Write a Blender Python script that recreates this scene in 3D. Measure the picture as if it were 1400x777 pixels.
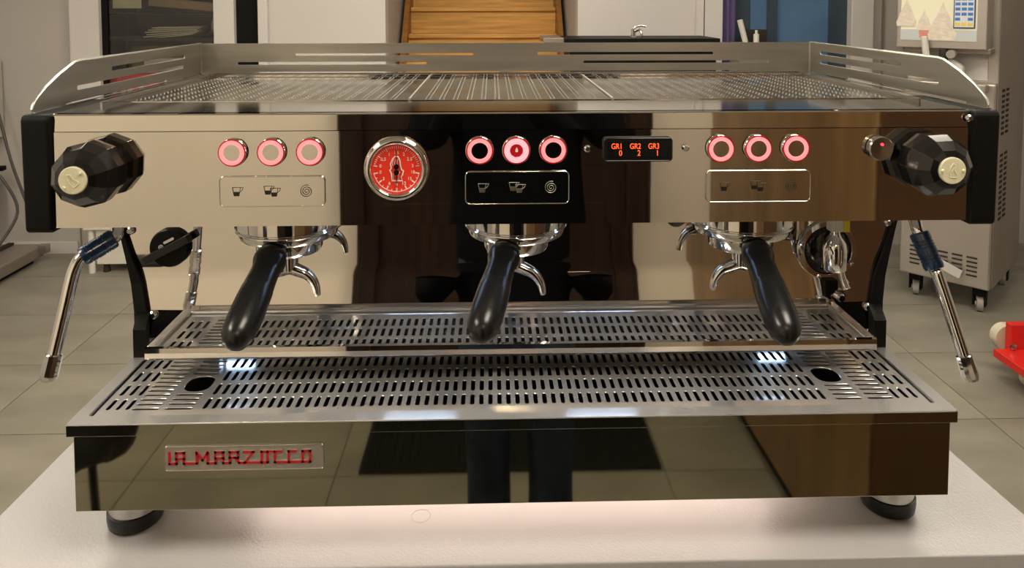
import bpy, bmesh, math, random
from math import sin, cos, pi, radians
from mathutils import Vector, Matrix
random.seed(4)
for o in list(bpy.data.objects): bpy.data.objects.remove(o)
COL = bpy.context.scene.collection
SC = bpy.context.scene
ZT = 1.394          # height of the espresso machine's top plane above the floor
ZL = .4533          # its height above the bench top
ZB = ZT - ZL        # bench top above the floor

# ---------------------------------------------------------------- camera
cam = bpy.data.cameras.new('camera'); co = bpy.data.objects.new('camera', cam); COL.objects.link(co)
yaw, pitch, roll = .02663, .05384, -.0011
fwd = Vector((sin(yaw)*cos(pitch), cos(yaw)*cos(pitch), -sin(pitch)))
rt = Vector((cos(yaw), -sin(yaw), 0)); up = rt.cross(fwd)
r2 = rt*cos(roll) + up*sin(roll); u2 = -rt*sin(roll) + up*cos(roll)
co.matrix_world = Matrix(((r2.x, u2.x, -fwd.x, -.02558), (r2.y, u2.y, -fwd.y, -.72), (r2.z, u2.z, -fwd.z, ZT+.10609), (0, 0, 0, 1)))
cam.sensor_width = 36; cam.lens = 36*1010/1400
cam.shift_y = -(388.5-60.5)/1400; cam.clip_start = .02
SC.camera = co

# ---------------------------------------------------------------- world, exposure
w = bpy.data.worlds.new('world'); SC.world = w; w.use_nodes = True
w.node_tree.nodes['Background'].inputs[0].default_value = (.30, .27, .24, 1)
w.node_tree.nodes['Background'].inputs[1].default_value = .15
SC.view_settings.view_transform = 'Standard'; SC.view_settings.look = 'None'
SC.view_settings.exposure = 0.0; SC.view_settings.gamma = 1; SC.view_settings.use_curve_mapping = False
CEIL_LIGHTS = [(-2.1, -.85, 10), (.70, -.75, 7), (-1.3, 1.4, 6), (1.3, 1.5, 6), (-.1, 2.4, 7), (-2.7, 1.3, 3.5), (2.9, 1.0, 4)]
CEIL_COLOR = (1.0, .91, .77)
LED_POWER = .35
UNDER_POWER = .55

# ---------------------------------------------------------------- materials
def nd(m, t, **k):
    n = m.node_tree.nodes.new(t)
    for a, b in k.items():
        if a in n.inputs: n.inputs[a].default_value = b
        else: setattr(n, a, b)
    return n
def mat(name, col, rough=.5, metal=0., var=0., scale=8., bump=0., bscale=60., stretch=None, emit=None, es=1., coat=0., spec=None, alpha=1., trans=0.):
    m = bpy.data.materials.new(name); m.use_nodes = True; nt = m.node_tree; b = nt.nodes['Principled BSDF']
    b.inputs['Base Color'].default_value = (*col, 1); b.inputs['Roughness'].default_value = rough; b.inputs['Metallic'].default_value = metal
    if coat: b.inputs['Coat Weight'].default_value = coat
    if spec is not None: b.inputs['Specular IOR Level'].default_value = spec
    if trans: b.inputs['Transmission Weight'].default_value = trans
    if emit: b.inputs['Emission Color'].default_value = (*emit, 1); b.inputs['Emission Strength'].default_value = es
    tc = nd(m, 'ShaderNodeTexCoord'); mp = nd(m, 'ShaderNodeMapping')
    nt.links.new(tc.outputs['Object'], mp.inputs[0])
    if stretch: mp.inputs['Scale'].default_value = stretch
    if var:
        n = nd(m, 'ShaderNodeTexNoise', Scale=scale, Detail=5.); nt.links.new(mp.outputs[0], n.inputs['Vector'])
        r = nd(m, 'ShaderNodeValToRGB'); nt.links.new(n.outputs['Fac'], r.inputs[0])
        r.color_ramp.elements[0].position = .3; r.color_ramp.elements[1].position = .7
        r.color_ramp.elements[0].color = (*[max(0, c*(1-var)) for c in col], 1); r.color_ramp.elements[1].color = (*[min(1, c*(1+var)) for c in col], 1)
        nt.links.new(r.outputs[0], b.inputs['Base Color'])
    if bump:
        n2 = nd(m, 'ShaderNodeTexNoise', Scale=bscale, Detail=4.); nt.links.new(mp.outputs[0], n2.inputs['Vector'])
        bp = nd(m, 'ShaderNodeBump', Strength=bump, Distance=.002); nt.links.new(n2.outputs['Fac'], bp.inputs['Height']); nt.links.new(bp.outputs[0], b.inputs['Normal'])
    return m
M = {}
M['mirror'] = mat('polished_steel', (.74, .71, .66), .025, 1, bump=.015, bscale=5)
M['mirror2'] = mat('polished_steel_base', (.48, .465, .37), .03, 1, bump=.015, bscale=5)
M['tray'] = mat('tray_steel', (.84, .83, .82), .14, .72, bump=.05, bscale=30)
M['tray_top'] = mat('cup_tray_steel', (.60, .585, .55), .09, 1, bump=.03, bscale=20)
M['dimple'] = mat('dimple_steel', (.27, .265, .25), .6, 1)
M['brush'] = mat('brushed_steel', (.50, .485, .45), .3, 1, var=.12, scale=6, stretch=(1, 1, 12), bump=.05, bscale=40)
M['chrome'] = mat('chrome', (.82, .80, .78), .05, 1)
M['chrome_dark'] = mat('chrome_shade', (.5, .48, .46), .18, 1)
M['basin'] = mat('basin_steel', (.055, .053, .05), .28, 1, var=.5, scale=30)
M['blackpl'] = mat('black_plastic', (.005, .0045, .004), .55, bump=.1, bscale=200)
M['underside'] = mat('pale_underside', (.60, .60, .60), .45, .15)
M['knob'] = mat('gloss_black', (.008, .007, .007), .13, coat=.3)
M['handle'] = mat('satin_black_handle', (.007, .007, .007), .27, bump=.05, bscale=100)
M['rubber'] = mat('black_rubber', (.012, .012, .012), .35)
M['blue'] = mat('dark_blue_grip', (.006, .035, .11), .28, coat=.4)
M['cream'] = mat('cream_cap', (.72, .68, .48), .5)
M['red_dial'] = mat('red_dial', (.75, .035, .015), .35, emit=(.8, .03, .01), es=.12)
M['white'] = mat('white_print', (.85, .8, .75), .5)
M['black'] = mat('black_print', (.006, .005, .005), .5)
M['etch'] = mat('etched_dark', (.035, .028, .022), .35, .6)
M['redlogo'] = mat('red_enamel', (.5, .01, .02), .3)
M['ring'] = mat('lit_pink_ring', (.9, .3, .3), .4, emit=(1., .17, .20), es=1.15)
M['ringhot'] = mat('lit_bright_ring', (.9, .4, .4), .4, emit=(1., .24, .30), es=1.3)
M['ringedge'] = mat('dark_red_ring', (.25, .005, .008), .2, emit=(.5, .004, .01), es=.35)
M['display'] = mat('display_black', (.006, .006, .006), .2)
M['digits'] = mat('lit_digits', (.9, .1, .02), .5, emit=(1., .09, .02), es=1.6)
M['redled'] = mat('red_led', (.9, .05, .05), .5, emit=(1., .03, .06), es=3)
M['led'] = mat('cold_led', (.9, .95, 1), .5, emit=(.50, .68, 1.), es=16)
M['led2'] = mat('cold_led_strip', (.9, .95, 1), .5, emit=(.45, .66, 1.), es=14)
M['underlamp'] = mat('pink_strip_lamp', (.9, .9, .9), .5, emit=(1., .80, .68), es=11)
M['bulb'] = mat('added_warm_bulb', (1, .9, .7), .5, emit=(1., .82, .50), es=90)  # bulb of the added pendant that warms the cup rail
M['ceillamp'] = mat('warm_ceiling_lamp', (.9, .9, .85), .5, emit=CEIL_COLOR, es=1)
M['bench'] = mat('pale_bench_laminate', (.44, .425, .425), .33, var=.03, scale=4, bump=.25, bscale=400)
M['benchedge'] = mat('bench_edge', (.42, .36, .24), .45)
M['floor'] = mat('grey_tile', (.225, .208, .165), .38, var=.22, scale=2.2, stretch=(1, 2.5, 1), bump=.1, bscale=20)
M['grout'] = mat('dark_grout', (.10, .09, .07), .8)
M['wall'] = mat('grey_wall_paint', (.44, .41, .375), .8, var=.03, scale=2, bump=.08, bscale=150)
M['wallbeige'] = mat('beige_wall_paint', (.68, .61, .50), .8, var=.03, scale=2)
M['panelwhite'] = mat('pale_wall_panel', (.58, .55, .52), .6)
M['ceil'] = mat('white_ceiling', (.7, .68, .64), .9)
M['frame'] = mat('white_frame', (.62, .59, .56), .45)
M['dark'] = mat('dark_void', (.008, .007, .006), .5)
M['darkbrown'] = mat('dark_brown_wood', (.020, .011, .007), .35, var=.35, scale=3, stretch=(8, 8, .6))
M['brown'] = mat('brown_cabinet_wood', (.21, .125, .055), .4, var=.3, scale=2.5, stretch=(3, 3, .5))
M['brown2'] = mat('dark_cabinet_edge', (.07, .033, .014), .4, var=.2, scale=3)
M['pine'] = mat('pine_board', (.60, .32, .075), .42, var=.28, scale=3, stretch=(1, 8, 14))
M['pined'] = mat('pine_stringer', (.30, .13, .025), .45, var=.25, scale=4, stretch=(1, 3, 8))
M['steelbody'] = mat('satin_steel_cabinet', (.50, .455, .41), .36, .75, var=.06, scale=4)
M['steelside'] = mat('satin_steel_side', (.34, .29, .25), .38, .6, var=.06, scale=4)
M['slot'] = mat('dark_slot', (.03, .025, .02), .7)
M['posterbg'] = mat('cream_poster', (.86, .83, .64), .4)
M['posterlo'] = mat('poster_grey_blue', (.55, .58, .58), .4)
M['icecream'] = mat('soft_serve_print', (.74, .66, .55), .5, var=.12, scale=40)
M['icecream2'] = mat('soft_serve_shadow', (.70, .62, .52), .5)
M['cone'] = mat('cone_pink', (.66, .25, .2), .5)
M['padblue'] = mat('keypad_blue', (.05, .2, .55), .4)
M['padwhite'] = mat('keypad_white', (.72, .74, .74), .4)
M['padyellow'] = mat('keypad_yellow', (.8, .62, .1), .4)
M['padedge'] = mat('keypad_navy', (.03, .06, .14), .4)
M['whitepl'] = mat('white_plastic', (.68, .65, .58), .4)
M['red'] = mat('red_paint', (.62, .02, .015), .35)
M['roller'] = mat('cream_roller', (.62, .56, .42), .5)
M['caster'] = mat('grey_caster', (.30, .28, .25), .5)
M['glass'] = mat('dark_glass', (.9, .9, .9), .02, trans=1.)
M['bluepane'] = mat('blue_pane', (.085, .17, .30), .3, var=.15, scale=3)
M['bluedark'] = mat('dark_blue_pane', (.04, .06, .085), .3)
M['purple'] = mat('purple_curtain', (.085, .06, .16), .7)
M['paper'] = mat('paper', (.5, .47, .36), .8)
M['paper2'] = mat('yellowed_paper', (.42, .40, .24), .8)
M['card'] = mat('cardboard', (.26, .17, .08), .8)
M['plastic'] = mat('crinkled_film', (.25, .2, .15), .3, var=.5, scale=15, bump=1, bscale=30)
M['limeframe'] = mat('lime_frame', (.14, .14, .03), .5)
M['redcart'] = mat('red_carton', (.6, .04, .05), .5)
M['cable'] = mat('grey_cable', (.06, .055, .05), .5)
M['jeans'] = mat('blue_jeans', (.022, .030, .045), .9, var=.35, scale=12, bump=.4, bscale=200)
M['jacket'] = mat('black_jacket', (.005, .005, .006), .85, bump=.3, bscale=30)
M['jacket'].node_tree.nodes['Principled BSDF'].inputs['Specular IOR Level'].default_value = .02
M['skin'] = mat('skin', (.55, .32, .22), .5)
M['hair'] = mat('dark_hair', (.03, .02, .012), .7)
M['mat'] = mat('black_doormat', (.014, .014, .012), .95, var=.4, scale=120, bump=1, bscale=200)
M['leather'] = mat('black_leather', (.018, .017, .017), .45, bump=.4, bscale=8)
M['clearhead'] = mat('screw_head', (.7, .7, .7), .2, 1)
M['yellowtag'] = mat('yellow_tag', (.7, .55, .04), .4)

for k_, v_ in dict(dark=.08, black=.12, blackpl=.18, rubber=.3, darkbrown=.2, leather=.2, mat=.05, slot=.2, display=.3, brown2=.3, jeans=.1).items():
    M[k_].node_tree.nodes['Principled BSDF'].inputs['Specular IOR Level'].default_value = v_

# ---------------------------------------------------------------- helpers
def link(name, me, m, parent=None, loc=(0, 0, 0), rot=(0, 0, 0), smooth=None, bevel=0.):
    o = bpy.data.objects.new(name, me); COL.objects.link(o)
    for mm in (m if isinstance(m, (list, tuple)) else [m]):
        if me.materials.find(M[mm].name) < 0: me.materials.append(M[mm])
    if parent is not None: o.parent = parent
    o.location = loc; o.rotation_euler = rot
    if smooth is not None:
        for p in me.polygons: p.use_smooth = True
        if smooth < 3: me.set_sharp_from_angle(angle=smooth)
    if bevel:
        b = o.modifiers.new('bevel', 'BEVEL'); b.width = bevel; b.segments = 2; b.limit_method = 'ANGLE'
    return o
def fin(bm, name, m, parent=None, loc=(0, 0, 0), rot=(0, 0, 0), smooth=None, bevel=0.):
    bmesh.ops.recalc_face_normals(bm, faces=bm.faces[:])
    me = bpy.data.meshes.new(name); bm.to_mesh(me); bm.free()
    return link(name, me, m, parent, loc, rot, smooth, bevel)
def B(): return bmesh.new()
def box(bm, x0, x1, y0, y1, z0, z1, mx=None):
    vs = [bm.verts.new(p) for p in ((x0, y0, z0), (x1, y0, z0), (x1, y1, z0), (x0, y1, z0), (x0, y0, z1), (x1, y0, z1), (x1, y1, z1), (x0, y1, z1))]
    if mx is not None:
        for v in vs: v.co = mx @ v.co
    for f in ((0, 3, 2, 1), (4, 5, 6, 7), (0, 1, 5, 4), (1, 2, 6, 5), (2, 3, 7, 6), (3, 0, 4, 7)): bm.faces.new([vs[i] for i in f])
def frame_for(d):
    d = Vector(d).normalized(); a = Vector((0, 0, 1)) if abs(d.z) < .9 else Vector((1, 0, 0))
    u = d.cross(a).normalized(); return u, d.cross(u).normalized(), d
def lathe(bm, prof, c=(0, 0, 0), axis=(0, 0, 1), n=32, cap=True, ph=0.):
    """prof: list of (radius, distance along axis)"""
    u, v, d = frame_for(axis); c = Vector(c); rings = []
    for r, h in prof:
        rings.append([bm.verts.new(c+d*h+u*r*cos(ph+2*pi*k/n)+v*r*sin(ph+2*pi*k/n)) for k in range(n)])
    for a, b in zip(rings, rings[1:]):
        for k in range(n): bm.faces.new((a[k], a[(k+1) % n], b[(k+1) % n], b[k]))
    if cap:
        bm.faces.new(rings[0][::-1]); bm.faces.new(rings[-1])
def ringshape(bm, prof, c=(0, 0, 0), axis=(0, 0, 1), n=32):
    u, v, d = frame_for(axis); c = Vector(c); rings = []
    for r, h in prof:
        rings.append([bm.verts.new(c+d*h+u*r*cos(2*pi*k/n)+v*r*sin(2*pi*k/n)) for k in range(n)])
    for i in range(len(rings)):
        a, b = rings[i], rings[(i+1) % len(rings)]
        for k in range(n): bm.faces.new((a[k], a[(k+1) % n], b[(k+1) % n], b[k]))
def tube(bm, pts, r, n=12, closed=False):
    P = [Vector(p) for p in pts]; N = len(P); rr = r if isinstance(r, (list, tuple)) else [r]*N
    rings = []; pu = None
    for i, p in enumerate(P):
        if closed: d = P[(i+1) % N]-P[i-1]
        else: d = P[min(i+1, N-1)]-P[max(i-1, 0)]
        d.normalize()
        if pu is None: u, v, _ = frame_for(d)
        else:
            u = (pu-d*pu.dot(d)).normalized(); v = d.cross(u)
        pu = u
        rings.append([bm.verts.new(p+u*rr[i]*cos(2*pi*k/n)+v*rr[i]*sin(2*pi*k/n)) for k in range(n)])
    for i in range(N if closed else N-1):
        a, b = rings[i], rings[(i+1) % N]
        for k in range(n): bm.faces.new((a[k], a[(k+1) % n], b[(k+1) % n], b[k]))
    if not closed: bm.faces.new(rings[0][::-1]); bm.faces.new(rings[-1])
def smooth_path(pts, k=6):
    P = [Vector(p) for p in pts]; out = []
    for i in range(len(P)-1):
        p0, p1, p2, p3 = P[max(i-1, 0)], P[i], P[i+1], P[min(i+2, len(P)-1)]
        for j in range(k):
            t = j/k
            out.append(.5*((2*p1)+(p2-p0)*t+(2*p0-5*p1+4*p2-p3)*t*t+(3*p1-p0-3*p2+p3)*t**3))
    out.append(P[-1]); return out
def prism(bm, poly, h0, h1, f):
    """poly 2D points, f(u,v,h)->xyz"""
    a = [bm.verts.new(f(u, v, h0)) for u, v in poly]; b = [bm.verts.new(f(u, v, h1)) for u, v in poly]
    n = len(poly); bm.faces.new(a[::-1]); bm.faces.new(b)
    for k in range(n): bm.faces.new((a[k], a[(k+1) % n], b[(k+1) % n], b[k]))
XZ = lambda u, v, h: (u, -h, v)         # on the front panel: out towards the viewer
XY = lambda u, v, h: (u, v, h)
YZ = lambda u, v, h: (h, u, v)
def plate(outer, holes, th, f):
    """flat sheet with holes, from a filled 2D curve; f maps (u,v,h)"""
    c = bpy.data.curves.new('c', 'CURVE'); c.dimensions = '2D'; c.fill_mode = 'BOTH'; c.extrude = th/2
    for poly in [outer]+holes:
        s = c.splines.new('POLY'); s.points.add(len(poly)-1); s.use_cyclic_u = True
        for i, (u, v) in enumerate(poly): s.points[i].co = (u, v, 0, 1)
    o = bpy.data.objects.new('c', c); COL.objects.link(o)
    bpy.context.view_layer.update()
    me = bpy.data.meshes.new_from_object(o.evaluated_get(bpy.context.evaluated_depsgraph_get()))
    bpy.data.objects.remove(o); bpy.data.curves.remove(c)
    for v in me.vertices: v.co = f(v.co.x, v.co.y, v.co.z)
    bm = B(); bm.from_mesh(me); bmesh.ops.remove_doubles(bm, verts=bm.verts[:], dist=1e-6); bpy.data.meshes.remove(me)
    return bm
def text(body, size, m, parent, loc, rot=(pi/2, 0, 0), ext=.0002, name='lettering', sx=1.):
    c = bpy.data.curves.new('t', 'FONT'); c.body = body; c.size = size; c.extrude = ext; c.align_x = 'CENTER'; c.align_y = 'CENTER'
    o = bpy.data.objects.new('t', c); COL.objects.link(o); bpy.context.view_layer.update()
    me = bpy.data.meshes.new_from_object(o.evaluated_get(bpy.context.evaluated_depsgraph_get()))
    bpy.data.objects.remove(o); bpy.data.curves.remove(c)
    for v in me.vertices: v.co.x *= sx
    me.name = name
    return link(name, me, m, parent, loc, rot)
def rrect(x0, x1, y0, y1, r, k=3):
    P = []
    for cx, cy, a in ((x1-r, y0+r, -pi/2), (x1-r, y1-r, 0), (x0+r, y1-r, pi/2), (x0+r, y0+r, pi)):
        for i in range(k+1): P.append((cx+r*cos(a+pi/2*i/k), cy+r*sin(a+pi/2*i/k)))
    return P
def circ(cx, cy, r, n=24): return [(cx+r*cos(2*pi*k/n), cy+r*sin(2*pi*k/n)) for k in range(n)]
def empty(name, loc, label, cat, group=None, rotz=0):
    o = bpy.data.objects.new(name, None); COL.objects.link(o); o.location = loc; o.rotation_euler = (0, 0, rotz); o.empty_display_size = .1
    return tag(o, label, cat, group)
def tag(o, label, cat, group=None):
    o['label'] = label; o['category'] = cat
    if group: o['group'] = group
    return o
def struct(o): o['kind'] = 'structure'; return o
def dup(o, parent, loc=None, rot=None):
    c = o.copy(); COL.objects.link(c); c.parent = parent
    if loc is not None: c.location = loc
    if rot is not None: c.rotation_euler = rot
    for ch in list(o.children): dup(ch, c)
    return c

# ================================================================ ROOM
X0, X1, Y0, Y1, ZC = -3.3, 3.6, -2.2, 3.75, 2.85
def sbox(name, m, *a, bevel=0, parent=None, loc=(0, 0, 0)):
    bm = B(); box(bm, *a); o = fin(bm, name, m, parent, loc, bevel=bevel)
    return struct(o) if parent is None else o
# floor: grout bed with individual tiles
fl = sbox('floor', 'grout', X0-.1, X1+.1, Y0-.1, 5.4, -.05, -.004)
xs_front = [X0, -2.935, -1.845, -.64, .57, 1.765, 2.97, X1]
xs_back = [X0, -2.435, -1.80, -1.163, -.53, .526, 1.16, 1.80, 2.435, 3.07, X1]
ys = [-2.2, -1.565, -1.06, -.555, -.05, .32, .825, 1.33, 1.83, 2.336, 2.84, 3.35, 3.75]
tile_cache = {}
for j in range(len(ys)-1):
    xs = xs_back if ys[j] < .3 else xs_front
    for i in range(len(xs)-1):
        w_, h_ = round(xs[i+1]-xs[i]-.0035, 4), round(ys[j+1]-ys[j]-.0035, 4)
        if (w_, h_) not in tile_cache:
            bm = B(); box(bm, -w_/2, w_/2, -h_/2, h_/2, -.006, 0); o = fin(bm, 'tile', 'floor', fl); tile_cache[(w_, h_)] = o
        else:
            o = tile_cache[(w_, h_)].copy(); COL.objects.link(o)
        o.location = ((xs[i]+xs[i+1])/2, (ys[j]+ys[j+1])/2, 0)
sbox('ceiling', 'ceil', X0-.1, X1+.1, Y0-.1, 6.2, ZC, ZC+.1)
sbox('wall_left', 'wall', X0-.1, X0, Y0-.1, Y1+.1, 0, ZC)
sbox('wall_right', 'wall', X1, X1+.1, Y0-.1, Y1+.1, 0, ZC)
sbox('wall_front', 'wallbeige', X0-.1, X1+.1, Y0-.1, Y0, 0, ZC)     # behind the viewer, seen mirrored in the steel
# back wall in pieces between its openings
for a, b, m in ((X0, -2.522, 'wall'), (-1.364, -.669, 'panelwhite'), (.493, 1.208, 'panelwhite'), (2.292, X1, 'wall')):
    sbox('wall_back', m, a, b, Y1, Y1+.12, 0, ZC)
sbox('wall_back', 'wall', -2.522, -1.364, Y1+.02, Y1+.12, 0, .55)
sbox('baseboard_back', 'frame', X0, -2.53, Y1-.012, Y1, 0, .07)
# recess holding the staircase
sbox('wall_recess_left', 'wall', -.79, -.669, Y1+.12, 6.2, 0, ZC)
sbox('wall_recess_right', 'wall', .493, .6, Y1+.12, 6.2, 0, ZC)
sbox('wall_recess_back', 'wall', -.79, .6, 6.2, 6.3, 0, ZC)
# left window: frame posts, panes and the dark space beyond
w1 = sbox('window_1', 'frame', -2.522, -2.35, Y1-.04, Y1+.06, .55, ZC)
for a, b in ((-1.681, -1.559), (-1.42, -1.364)): sbox('window_frame', 'frame', a, b, Y1-.04, Y1+.06, .55, ZC, parent=w1, bevel=.004)
sbox('window_sill', 'frame', -2.522, -1.364, Y1-.07, Y1+.06, .52, .56, parent=w1, bevel=.004)
sbox('pane', 'glass', -2.35, -1.681, Y1, Y1+.006, .56, ZC, parent=w1)
sbox('pane', 'dark', -1.559, -1.42, Y1, Y1+.006, .56, ZC, parent=w1)
sbox('frame_gasket', 'black', -2.35, -2.315, Y1-.01, Y1+.0, .56, ZC, parent=w1)
bm = B()
box(bm, -2.5, -1.38, 4.5, 4.55, .3, ZC); box(bm, -2.55, -2.5, Y1+.13, 4.55, .3, ZC); box(bm, -1.40, -1.36, Y1+.13, 4.55, .3, ZC); box(bm, -2.5, -1.38, Y1+.13, 4.5, .3, .34)
struct(fin(bm, 'wall_beyond_window', 'dark'))
# right door (blue glass) with frame
d1 = sbox('door_1', 'frame', 1.208, 1.365, Y1-.04, Y1+.06, 0, ZC)
sbox('door_joint', 'slot', 1.251, 1.256, Y1-.0415, Y1-.04, 0, ZC, parent=d1)
sbox('door_frame', 'frame', 2.156, 2.292, Y1-.04, Y1+.06, 0, ZC, parent=d1, bevel=.004)
sbox('door_frame', 'steelside', 2.36, 2.372, Y1-.012, Y1, 0, ZC, parent=d1)
sbox('pane', 'bluepane', 1.56, 2.042, Y1+.03, Y1+.05, 0, ZC, parent=d1)
sbox('pane', 'bluedark', 2.042, 2.156, Y1+.02, Y1+.05, 0, ZC, parent=d1)
sbox('pane', 'bluedark', 1.452, 1.56, Y1+.04, Y1+.05, 0, ZC, parent=d1)
sbox('glazing_bar', 'bluedark', 1.66, 1.72, Y1+.01, Y1+.03, 0, ZC, parent=d1)
bm = B()
for k in range(5): lathe(bm, [(.014, 0), (.014, ZC)], (1.375+.017*k, Y1-.005+.008*(k % 2), .0), n=10)
tag(fin(bm, 'curtain', 'purple', smooth=1.), 'narrow dark purple curtain hanging beside the blue glass door', 'curtain')
# skirting lamps: ceiling panels
for k, (x, y, p) in enumerate(CEIL_LIGHTS):
    where = {0: 'ceiling light behind the viewer, by the left wall above the black chair', 1: 'ceiling light behind the viewer, nearest the tall brown cabinet',
             2: 'ceiling light over the floor left of the coffee machine', 3: 'ceiling light over the floor right of the coffee machine',
             4: 'ceiling light before the wooden staircase', 5: 'small ceiling light nearest the left wall', 6: 'small ceiling light nearest the right wall'}[k]
    t = empty('ceiling_light', (x, y, ZC), 'square warm white '+where, 'lamp', 'warm ceiling panels')
    s = .45 if k < 5 else .3
    bm = B(); ringshape(bm, [(s*1.5, 0), (s*1.5, -.03), (s*1.36, -.03), (s*1.36, 0)], n=4); o = fin(bm, 'housing', 'frame', t, rot=(0, 0, pi/4))
    lm = M['ceillamp'].copy(); lm.name = 'warm_lamp_%d' % k; M[lm.name] = lm
    lm.node_tree.nodes['Principled BSDF'].inputs['Emission Strength'].default_value = p/(s*s*4)*1.75
    bm = B(); box(bm, -s*.95, s*.95, -s*.95, s*.95, -.022, -.012); fin(bm, 'diffuser', lm.name, t)

# ---- dark brown entrance door, mat, cabinet, chair behind the viewer
d2 = sbox('door_2', 'darkbrown', -.625, .60, Y0, Y0+.05, 0, 2.25)
for x in (-.60, .50): sbox('door_frame', 'darkbrown', x, x+.075, Y0+.05, Y0+.08, 0, 2.2, parent=d2, bevel=.004)
for z in (.15, .85, 1.55): sbox('door_panel', 'darkbrown', -.46, .42, Y0+.05, Y0+.053, z, z+.55, parent=d2, bevel=.006)
bm = B(); tube(bm, [(.38, Y0+.07, 1.02), (.38, Y0+.11, 1.02), (.27, Y0+.11, 1.02)], .009); fin(bm, 'door_handle', 'chrome', d2, smooth=1.)
bm = B(); box(bm, -.456, .516, -2.12, -1.57, .0005, .014)
for k in range(36):
    x = -.44+.94*k/35; box(bm, x-.006, x+.006, -2.10, -1.59, .014, .018)
tag(fin(bm, 'doormat', 'mat', bevel=.002), 'ribbed black doormat on the tiles before the dark brown door', 'mat')
cb = empty('tall_cabinet', (1.4, -1.55, 0), 'tall brown wooden cabinet standing right of the dark door behind the viewer', 'cabinet')
def pb(name, m, parent, a, bevel=.003, off=(0, 0, 0)):
    bm = B(); box(bm, a[0]-off[0], a[1]-off[0], a[2]-off[1], a[3]-off[1], a[4]-off[2], a[5]-off[2]); return fin(bm, name, m, parent, bevel=bevel)
off = (1.4, -1.55, 0)
pb('body', 'brown', cb, (.848, 2.2, -2.19, -.93, .06, 2.15), off=off)
pb('plinth', 'black', cb, (.87, 2.18, -2.17, -.97, 0, .06), off=off)
for k in range(2): pb('door', 'brown2', cb, (.855+.675*k, 1.52+.675*k, -.93, -.91, .08, 2.13), off=off)
for k in range(2): pb('handle', 'chrome', cb, (1.47+.09*k, 1.485+.09*k, -.91, -.885, 1.0, 1.15), off=off)
ch = empty('chair', (-1.27, -1.08, 0), 'black padded chair left of the photographer, mirrored at the left of the splash', 'chair')
bm = B(); box(bm, -.15, .19, -.19, .19, .40, .46); fin(bm, 'seat', 'leather', ch, bevel=.02)
bm = B(); box(bm, -.15, .18, -.23, -.18, .48, .80); fin(bm, 'backrest', 'leather', ch, bevel=.02)
for sx in (-1, 1):
    for sy_ in (-1, 1):
        bm = B(); tube(bm, [(sx*.14+.02, sy_*.15, .40), (sx*.15+.0, sy_*.2, 0)], .011); fin(bm, 'leg', 'blackpl', ch)
for sx in (-1, 1): bm = B(); tube(bm, [(sx*.12+.02, -.17, .40), (sx*.12+.02, -.21, .60)], .01); fin(bm, 'back_post', 'blackpl', ch)
def cloth_blob(name, c, s, seed, m):
    bm = B(); bmesh.ops.create_icosphere(bm, subdivisions=4, radius=1)
    from mathutils import noise
    for v in bm.verts:
        p = v.co.copy(); n = noise.noise(p*2.1+Vector((seed, 0, 0)))*.22+noise.noise(p*5+Vector((0, seed, 0)))*.1
        p = p*(1+n); e = 4
        k = (abs(p.x)**e+abs(p.y)**e+abs(p.z)**e)**(1/e)/max(p.length, 1e-6); p /= max(k, .3)**.8
        v.co = Vector((p.x*s[0], p.y*s[1], p.z*s[2]))
    return fin(bm, name, m, loc=c, smooth=3.2)
jk = cloth_blob('jacket', (-1.11, -1.06, .58), (.17, .19, .19), 3, 'leather')
for v in jk.data.vertices:
    if v.co.x > 0: v.co.x *= 1.05-1.0*v.co.z
tag(jk, 'crumpled black leather jacket draped on the chair', 'jacket')

# ---- the staircase of pine boards
st = empty('staircase', (-.09, 4.3, 0), 'pine staircase rising inside the wall recess behind the machine', 'stairs')
sw, ybase, run, rise = .52, 4.62, .16, .1857
for k in range(13):
    zt_ = 1.485-.004+(k-7)*rise; yy = ybase+(k-7)*run
    if zt_ < .05: continue
    bm = B(); box(bm, -sw, sw, yy-4.3, yy+.024-4.3, max(0, zt_-rise)+.0, zt_-.03); fin(bm, 'riser', 'pine', st)
    bm = B(); box(bm, -sw, sw, yy-.025-4.3, yy+run+.03-4.3, zt_-.03, zt_); fin(bm, 'tread', 'pine', st, bevel=.005)
for s in (-1, 1):
    bm = B(); y_a = ybase-7*run-.05-4.3; y_b = ybase+5*run+.2-4.3
    prism(bm, [(y_a, 0), (y_a, .25), (y_b-.1, 2.62), (y_b, 2.4), (y_a+.3, 0)], s*(sw+.0), s*(sw+.035), YZ)
    fin(bm, 'stringer', 'pined', st)

# ---- dark bar unit with tap
bar = empty('bar_counter', (.78, 3.35, 0), 'tall black counter with a thin dark top in front of the pale wall panel', 'counter')
off = (.78, 3.35, 0)
pb('body', 'dark', bar, (.39, 1.18, 3.22, 3.55, 0, ZT-.10), off=off)
pb('worktop', 'black', bar, (.36, 1.195, 3.2, 3.58, ZT-.10, ZT-.077), off=off, bevel=.002)
pb('trim_strip', 'steelside', bar, (.25, .36, 3.25, 3.58, ZT-.10, ZT-.075), off=off, bevel=.002)
fz = ZT-.077
fa = empty('tap', (.765, 3.3, fz), 'small chrome mixer tap on the black counter', 'tap')
bm = B(); lathe(bm, [(.018, 0), (.018, .006), (.013, .01), (.013, .045), (.009, .05)], (-.02, 0, 0), n=20); fin(bm, 'tap_body', 'chrome', fa, smooth=.6)
bm = B(); tube(bm, smooth_path([(-.02, 0, .04), (-.01, 0, .058), (.02, 0, .066), (.05, 0, .062)]), .006); fin(bm, 'lever', 'chrome', fa, smooth=1.)
bm = B(); tube(bm, smooth_path([(-.02, 0, .03), (.008, -.02, .045), (.016, -.04, .03), (.016, -.04, .0)]), .007); fin(bm, 'spout', 'chrome', fa, smooth=1.)
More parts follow.
